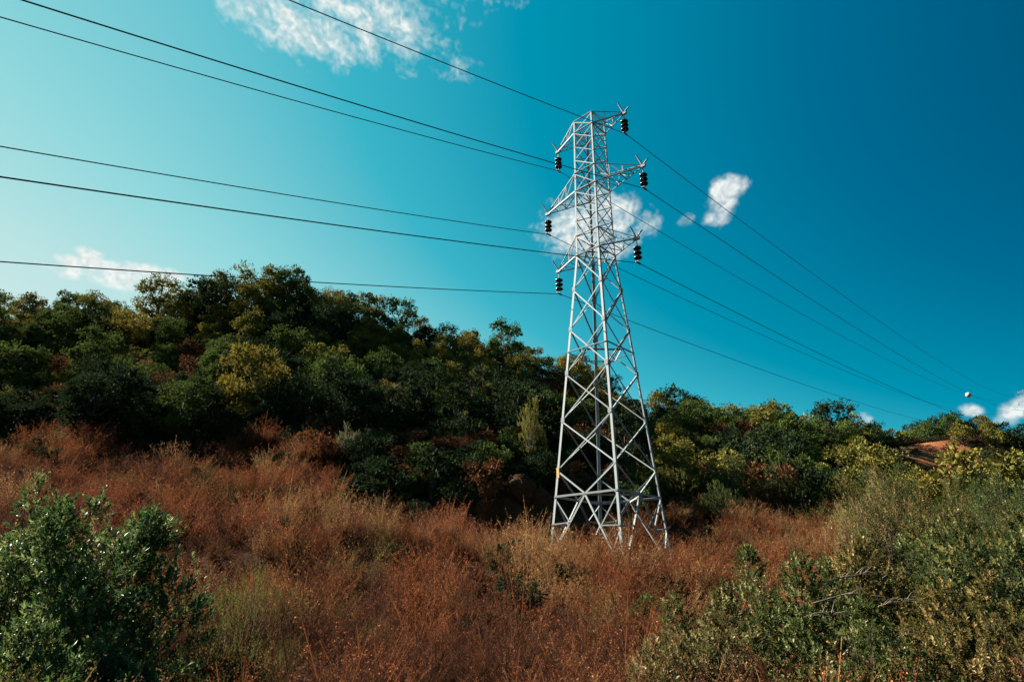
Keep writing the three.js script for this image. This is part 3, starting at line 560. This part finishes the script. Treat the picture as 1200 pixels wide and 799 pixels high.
shrub('brown_shrub', 'dark brown green bush between the evergreen thicket and the rusty weeds', orangeLow, mattBrown, redBark, -3.2, -7.6, 0.9, 0.6, 'dark brown green bushes beside the evergreen thicket', 0.4);
shrub('brown_shrub', 'dark brown green bush between the evergreen thicket and the rusty weeds', orangeLow, mattBrown, redBark, -2.2, -8.6, 0.75, 4.6, 'dark brown green bushes beside the evergreen thicket', 0.3);
// olive, small-leaved oak scrub
const scrubA = shrubShapes(41, { H: 2.3, R: 1.3, shoots: 1900, per: 13, len: 0.074, wid: 0.04, shoot: 0.17, c: OLIVE, c2: PALE, share: 0.26, shine: 0.1, lobes: 13, lobeR: 0.37, spires: 3, upright: 0.42 });
const scrubB = shrubShapes(42, { H: 2.7, R: 1.6, shoots: 2500, per: 13, len: 0.074, wid: 0.04, shoot: 0.18, c: OLIVE, c2: PALE, share: 0.24, shine: 0.1, lobes: 15, lobeR: 0.35, spires: 3, upright: 0.42 });
const scrubC = shrubShapes(43, { H: 2.6, R: 1.5, shoots: 2300, per: 13, len: 0.074, wid: 0.04, shoot: 0.18, c: [0.06, 0.085, 0.024], c2: [0.2, 0.19, 0.06], share: 0.25, shine: 0.1, lobes: 14, lobeR: 0.35, spires: 3, upright: 0.42 });
let scrubTurn = 0;
const scrubWords = ['olive green', 'deep green', 'tawny'];
let scrubLabel = '', scrubGroup = '';
const nextScrub = () => { const w = scrubWords[scrubTurn++ % 3]; scrubLabel = w + ' small-leaved bush in the thicket below the rusty weeds'; scrubGroup = w + ' bushes in the scrub thicket'; return 'scrub_bush'; };
shrub(nextScrub(), scrubLabel, scrubA, satin, paleBark, 2.75, -9.4, 0.88, 0.2, scrubGroup, 1);
shrub(nextScrub(), scrubLabel, scrubA, satin, paleBark, 4.6, -10.6, 1.0, 2.0, scrubGroup, 1.1);
shrub(nextScrub(), scrubLabel, scrubB, satin, paleBark, 6.3, -10.9, 0.95, 1.0, scrubGroup, 1.3);
shrub(nextScrub(), scrubLabel, scrubC, satin, paleBark, 7.1, -9.2, 1.0, 3.0, scrubGroup, 1.3);
shrub(nextScrub(), scrubLabel, scrubA, satin, paleBark, 4.0, -8.0, 0.8, 4.0, scrubGroup, 1);
shrub(nextScrub(), scrubLabel, scrubB, satin, paleBark, 5.6, -8.2, 0.78, 5.0, scrubGroup, 1.2);
shrub(nextScrub(), scrubLabel, scrubC, satin, paleBark, 8.9, -12.4, 1.05, 5.6, scrubGroup, 1.3);
shrub(nextScrub(), scrubLabel, scrubB, satin, paleBark, 8.4, -14.8, 1.0, 2.7, scrubGroup, 1.4);
shrub(nextScrub(), scrubLabel, scrubC, satin, paleBark, 11.0, -15.2, 1.15, 1.7, scrubGroup, 1.4);
shrub(nextScrub(), scrubLabel, scrubB, satin, paleBark, 12.8, -17.6, 1.1, 0.7, scrubGroup, 1.4);
// taller open shrubs with pale stems behind them
const tallA = shrubShapes(51, { H: 4.2, R: 1.6, shoots: 2100, per: 12, len: 0.075, wid: 0.034, shoot: 0.26, c: [0.14, 0.128, 0.034], c2: [0.32, 0.225, 0.11], share: 0.35, shine: 0.1, stems: 5, lobes: 15, lobeR: 0.42, spires: 2, woodR: 0.045, base: 0.15, upright: 0.6 });
const tallB = shrubShapes(52, { H: 4.0, R: 2.0, shoots: 2500, per: 12, len: 0.075, wid: 0.034, shoot: 0.26, c: [0.12, 0.115, 0.03], c2: [0.25, 0.16, 0.065], share: 0.26, shine: 0.1, stems: 5, lobes: 15, lobeR: 0.42, spires: 2, woodR: 0.045, base: 0.12, upright: 0.6 });
const tallC = shrubShapes(53, { H: 4.2, R: 2.0, shoots: 1800, per: 12, len: 0.075, wid: 0.038, shoot: 0.26, c: [0.055, 0.085, 0.022], c2: [0.12, 0.14, 0.036], share: 0.25, lobes: 16, lobeR: 0.34, spires: 4, woodR: 0.045, base: 0.1, upright: 0.6 });
shrub('tall_shrub', 'tall open shrub with pale stem and whitish leaves at the edge of the weeds', tallA, satin, paleBark, 12.5, -21.5, 1, 0.4, null, 1.2);
shrub('tall_shrub', 'tall tawny olive shrub behind the scrub thicket', tallB, satin, paleBark, 15.6, -23.5, 1, 1.4, 'tall tawny shrubs behind the scrub thicket', 1.5);
shrub('tall_shrub', 'tall tawny olive shrub behind the scrub thicket', tallB, satin, paleBark, 18.2, -24.6, 1.0, 3.9, 'tall tawny shrubs behind the scrub thicket', 1.5);
shrub('tall_shrub', 'tall deep green shrub behind the scrub thicket', tallC, satin, darkBark, 20.6, -25.6, 1.1, 2.4, 'tall deep green shrubs behind the scrub thicket', 1.6);
shrub('tall_shrub', 'tall deep green shrub behind the scrub thicket', tallC, satin, darkBark, 15.4, -19.2, 0.9, 5.4, 'tall deep green shrubs behind the scrub thicket', 1.6);
shrub('tall_shrub', 'tall deep green shrub behind the scrub thicket', tallC, satin, darkBark, 17.6, -29.5, 0.85, 0.9, 'tall deep green shrubs behind the scrub thicket', 1.6);
// shrubs along the foot of the wood and on the bank
const edge = shrubShapes(61, { H: 3.2, R: 1.7, shoots: 900, per: 11, len: 0.11, wid: 0.06, shoot: 0.35, c: [0.06, 0.09, 0.026], c2: [0.13, 0.15, 0.04], share: 0.25, lobes: 7, spires: 3, woodR: 0.04, upright: 0.55 });
const edgeY = shrubShapes(62, { H: 3.0, R: 1.6, shoots: 900, per: 11, len: 0.11, wid: 0.06, shoot: 0.35, c: [0.095, 0.115, 0.026], c2: [0.18, 0.17, 0.04], share: 0.35, lobes: 7, spires: 2, woodR: 0.04, upright: 0.55 });
const edgePale = shrubShapes(63, { H: 2.5, R: 1.2, shoots: 520, per: 11, len: 0.09, wid: 0.05, shoot: 0.28, c: [0.09, 0.1, 0.05], c2: [0.17, 0.17, 0.09], share: 0.45, lobes: 6, spires: 2, woodR: 0.03, upright: 0.6 });
const sapling = shrubShapes(64, { H: 5.2, R: 0.85, shoots: 700, per: 11, len: 0.1, wid: 0.055, shoot: 0.34, c: [0.12, 0.14, 0.03], c2: [0.24, 0.2, 0.045], share: 0.4, shine: 0.1, lobes: 8, lobeR: 0.5, lowest: 0.12, spires: 6, woodR: 0.03, upright: 0.75, base: 0.05 });
shrub('sapling', 'slender yellow green sapling on the earth bank behind the pylon', sapling, matt, paleBark, 1.35, -38.4, 0.95, 0, null, 0);
shrub('sapling', 'short narrow green sapling on top of the earth bank', sapling, matt, paleBark, -3.3, -41, 0.5, 1, null, 0);
shrub('pale_shrub', 'pale grey green shrub on top of the earth bank', edgePale, matt, paleBark, -9.9, -38.4, 1, 0, null, 0.6);
shrub('pale_shrub', 'small pale green shrub in the rusty weeds below the dark wood', edgePale, matt, paleBark, -24.2, -42.2, 0.55, 2, null, 0);
for (const [x, z, s, y] of [[8.5, -41.5, 0.95, 1], [11.5, -43.4, 1.15, 1], [15, -43, 1.05, 0], [18.2, -41.8, 1.1, 0], [21.4, -40.6, 1, 1], [24.5, -40, 1.15, 0], [27.5, -37.5, 1.1, 0], [30.5, -36, 1.2, 0], [13.4, -40.2, 0.75, 0], [20, -37.6, 0.7, 1], [24.6, -35, 0.8, 0], [28, -31, 1.1, 0]])
  shrub('edge_shrub', y ? 'bright yellow green shrub along the foot of the wood' : 'mid green leafy shrub along the foot of the wood', y ? edgeY : edge, matt, darkBark, x, z, s, x * 1.3, y ? 'yellow green shrubs along the foot of the wood' : 'mid green shrubs along the foot of the wood', 1.0);

{
  const r = rngOf(66);
  const spots = [];
  for (let i = 0; i < 900 && spots.length < 76; i++) {
    const x = lerp(-14, 8, r()), z = -lerp(33.6, 42.5, r()), s = lerp(0.5, 0.95, r()), q = r();
    if ((x > -1.5 && x < 2.6 && z > -36.9) || (x > 2 && z > -37.5) || (x < -9 && z > -37) || spots.some((p) => Math.hypot(p[0] - x, p[1] - z) < 1.15)) continue;
    spots.push([x, z, s, z > -38.3 ? (q < 0.6 ? 'dark' : q < 0.8 ? 'green' : 'rust') : q < 0.5 ? 'rust' : q < 0.8 ? 'dark' : 'green']);  // bushes low on the bank run darker to paint in its shade
  }
  for (const [x, z, s, kind] of spots) {
    const words = { dark: 'dark green bush overhanging the eroded earth bank', green: 'mid green bush overhanging the eroded earth bank', rust: 'rusty brown bush along the top of the eroded earth bank' }[kind];
    const t = plantTree(kind, bushShapes[Math.floor(r() * 3)], x, z, s, r() * 6.28, lerp(0.8, 1.1, r()), { name: 'bank_bush', label: words, group: words.replace('bush', 'bushes') });
    t.userData.category = 'shrub';
  }
}
{
  const r = rngOf(67), spots = [];
  for (let i = 0; i < 900 && spots.length < 46; i++) {
    const x = lerp(-30, 13, r()), z = -lerp(14, 38, r()), s = lerp(0.26, 0.46, r()), q = r();
    if (Math.abs(x) > -z * 0.85 || (Math.hypot(x - PX, z - PZ) < 4.5) || spots.some((p) => Math.hypot(p[0] - x, p[1] - z) < 1.8) || !(-z < along(FOOT, x) - 1)) continue;
    spots.push([x, z, s, q < 0.55 ? 'dark' : q < 0.8 ? 'rust' : 'green']);
  }
  for (const [x, z, s, kind] of spots) {
    const words = { dark: 'low dark green bush half hidden in the rusty weeds', green: 'low mid green bush half hidden in the rusty weeds', rust: 'low brown bush half hidden in the rusty weeds' }[kind];
    plantTree(kind, bushShapes[Math.floor(r() * 3)], x, z, s, r() * 6.28, lerp(0.9, 1.2, r()), { name: 'low_bush', label: words, group: words.replace('bush', 'bushes') }).userData.category = 'shrub';
  }
}
// bare dead branches lying over the scrub
{
  const r = rngOf(77), twig = bark(0.14, 0.11, 0.08);
  for (const [x, y, z, len, dir, group] of [[4.1, -0.45, -8.75, 1.0, 0.2, 0], [4.75, -0.2, -9.3, 1.15, -0.2, 0], [5.2, 0.05, -9.9, 0.9, 0.1, 0], [4.4, -0.7, -8.3, 0.95, -0.5, 0], [5.4, -0.33, -9.2, 0.8, 0.35, 0]]) {
    const t = thing('dead_branch', 'bare pale dead branch with fine twigs lying over the olive scrub', 'branch', 'dead branches on the scrub'), arch = 0.1 + 0.15 * r(), P = (f) => V((f - 0.5) * len, Math.sin(f * 2.6) * arch, (f - 0.5) * len * dir);
    mesh('stem', tube([0, 0.2, 0.4, 0.6, 0.8, 1].map((f) => P(f).add(V(0, (r() - 0.5) * 0.05, (r() - 0.5) * 0.06))), 0.013, 0.004, 5), twig, t);
    for (let k = 0; k < 9; k++) { const p = P(0.15 + 0.8 * r()), d = V(0.5 + r() * 0.5, (r() - 0.35) * 0.9, (r() - 0.5) * 1.2).normalize(), l = len * (0.15 + 0.22 * r()); mesh('twig', tube([p, p.clone().addScaledVector(d, l * 0.5).add(V(0, 0.02, 0)), p.clone().addScaledVector(d, l).add(V(0, -0.02, 0))], 0.006, 0.002, 4), twig, t); }
    t.position.set(x, y, z);
  }
}
// eroded boulders in the earth bank
{
  const earth = new THREE.MeshPhysicalMaterial({ specularIntensity: 0.05, color: new THREE.Color().setRGB(0.06, 0.033, 0.019), roughness: 1, map: grainTexture });
  for (const [x, z, s, k] of [[0.3, -36.1, 1.0, 1], [1.7, -36.3, 0.75, 2]]) {
    const g = new THREE.IcosahedronGeometry(1, 12), p = g.attributes.position;
    for (let i = 0; i < p.count; i++) { const v = V(p.getX(i), p.getY(i), p.getZ(i)), n = fbm(v.x * 1.4 + k * 9, v.y * 1.4 + v.z * 1.1, 4, 210 + k), c = 0.62 + 0.7 * n + 0.22 * (fbm(v.x * 6 + k, v.y * 6 + v.z * 5, 4, 230) - 0.5); p.setXYZ(i, v.x * c * 1.25, v.y * c * 0.95, v.z * c); }
    g.computeVertexNormals();
    const m = mesh(numbered('boulder'), g, earth, scene); m.position.set(x, height(x, z) - 0.2 * s, z); m.scale.setScalar(s); m.rotation.y = k * 1.9;
    tag(m, 'rounded brown earth-covered boulder in the eroded bank behind the pylon', 'boulder', 'boulders in the eroded bank');
  }
}

// ---------------------------------------------------------------- ground cover
{
  const bushy = [weedClump(71, 46, 1.35, 0.62), weedClump(72, 50, 1.1, 0.7), weedClump(73, 40, 1.55, 0.55), weedClump(76, 44, 1.25, 0.7)], fineBushy = [weedClump(74, 44, 1.2, 0.55, 0.62), weedClump(75, 40, 1.4, 0.5, 0.62)], short = [weedClump(77, 16, 0.6, 0.45), weedClump(78, 14, 0.75, 0.4)];
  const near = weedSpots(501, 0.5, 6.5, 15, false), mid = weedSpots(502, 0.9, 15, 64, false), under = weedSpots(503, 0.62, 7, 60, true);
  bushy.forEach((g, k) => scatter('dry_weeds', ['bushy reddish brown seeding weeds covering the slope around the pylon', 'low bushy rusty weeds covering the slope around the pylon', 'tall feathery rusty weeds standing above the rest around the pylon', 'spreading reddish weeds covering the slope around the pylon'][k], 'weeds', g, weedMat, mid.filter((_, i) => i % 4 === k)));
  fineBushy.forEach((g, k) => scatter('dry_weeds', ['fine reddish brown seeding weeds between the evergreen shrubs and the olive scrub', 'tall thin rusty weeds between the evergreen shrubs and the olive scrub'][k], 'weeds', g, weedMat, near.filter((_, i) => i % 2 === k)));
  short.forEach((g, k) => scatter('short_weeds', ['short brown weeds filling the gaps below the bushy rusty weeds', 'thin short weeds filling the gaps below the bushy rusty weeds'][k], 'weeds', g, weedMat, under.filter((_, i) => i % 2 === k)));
  { // a few plants stand head-high above the rest
    const q = rngOf(909), tall = [];
    for (let i = 0; i < 26; i++) { const x = lerp(-10, 1.5, q()), z = -lerp(24.5, 28.5, q()), s = lerp(1.15, 1.75, q()); tall.push([x, height(x, z) - 0.06, z, s * 0.75, s, q() * 6.28, q() < 0.3 ? [0.34, 0.2, 0.08] : [0.3, 0.12, 0.06], (q() - 0.5) * 0.2, (q() - 0.5) * 0.2]); }
    scatter('tall_weeds', 'head-high feathery weeds rising above the rusty weeds in front of the dark earth bank', 'weeds', bushy[2], weedMat, tall);
  }
  console.log('weeds', near.length, mid.length, under.length);
  // undergrowth beneath the trees
  const r = rngOf(88), L = new Leaves();
  for (let i = 0; i < 260; i++) { const u = unit(r), f = 0.6 + 0.45 * r(), n = unit(r), d = unit(r), s = 0.11 + 0.1 * r(); L.add(u[0] * 0.8 * f, Math.abs(u[1]) * 0.75 * f, u[2] * 0.8 * f, d[0], Math.abs(d[1]), d[2], n[0], n[1] + 0.4, n[2], s, s * 0.55, tint(r, [1, 1, 1], 0.35, 0.15)); }
  const g = L.geometry(), spots = [];
  for (let i = 0; i < 9000; i++) {
    const x = lerp(-85, 120, r()), F = lerp(38, 130, r()), z = -F, u = [r(), r(), r(), r()];
    if (Math.abs(x) > F * 0.98 + 5 || F < along(FOOT, x) || F > along(RIDGE, x) + 3 || (scarAt(x, z) > 0.3 && u[3] < 0.85)) continue;
    const c = u[0] < 0.4 ? [0.062, 0.034, 0.018] : u[0] < 0.75 ? [0.035, 0.042, 0.016] : [0.07, 0.06, 0.025], s = lerp(0.7, 1.5, u[1]);
    spots.push([x, height(x, z) - 0.1, z, s, s * lerp(0.7, 1.2, u[2]), u[3] * 6.28, c]);
  }
  scatter('undergrowth', 'brown and green undergrowth beneath the trees of the hillside wood', 'undergrowth', g, matt, spots);
  console.log('undergrowth', spots.length);
}

renderer.render(scene, camera);
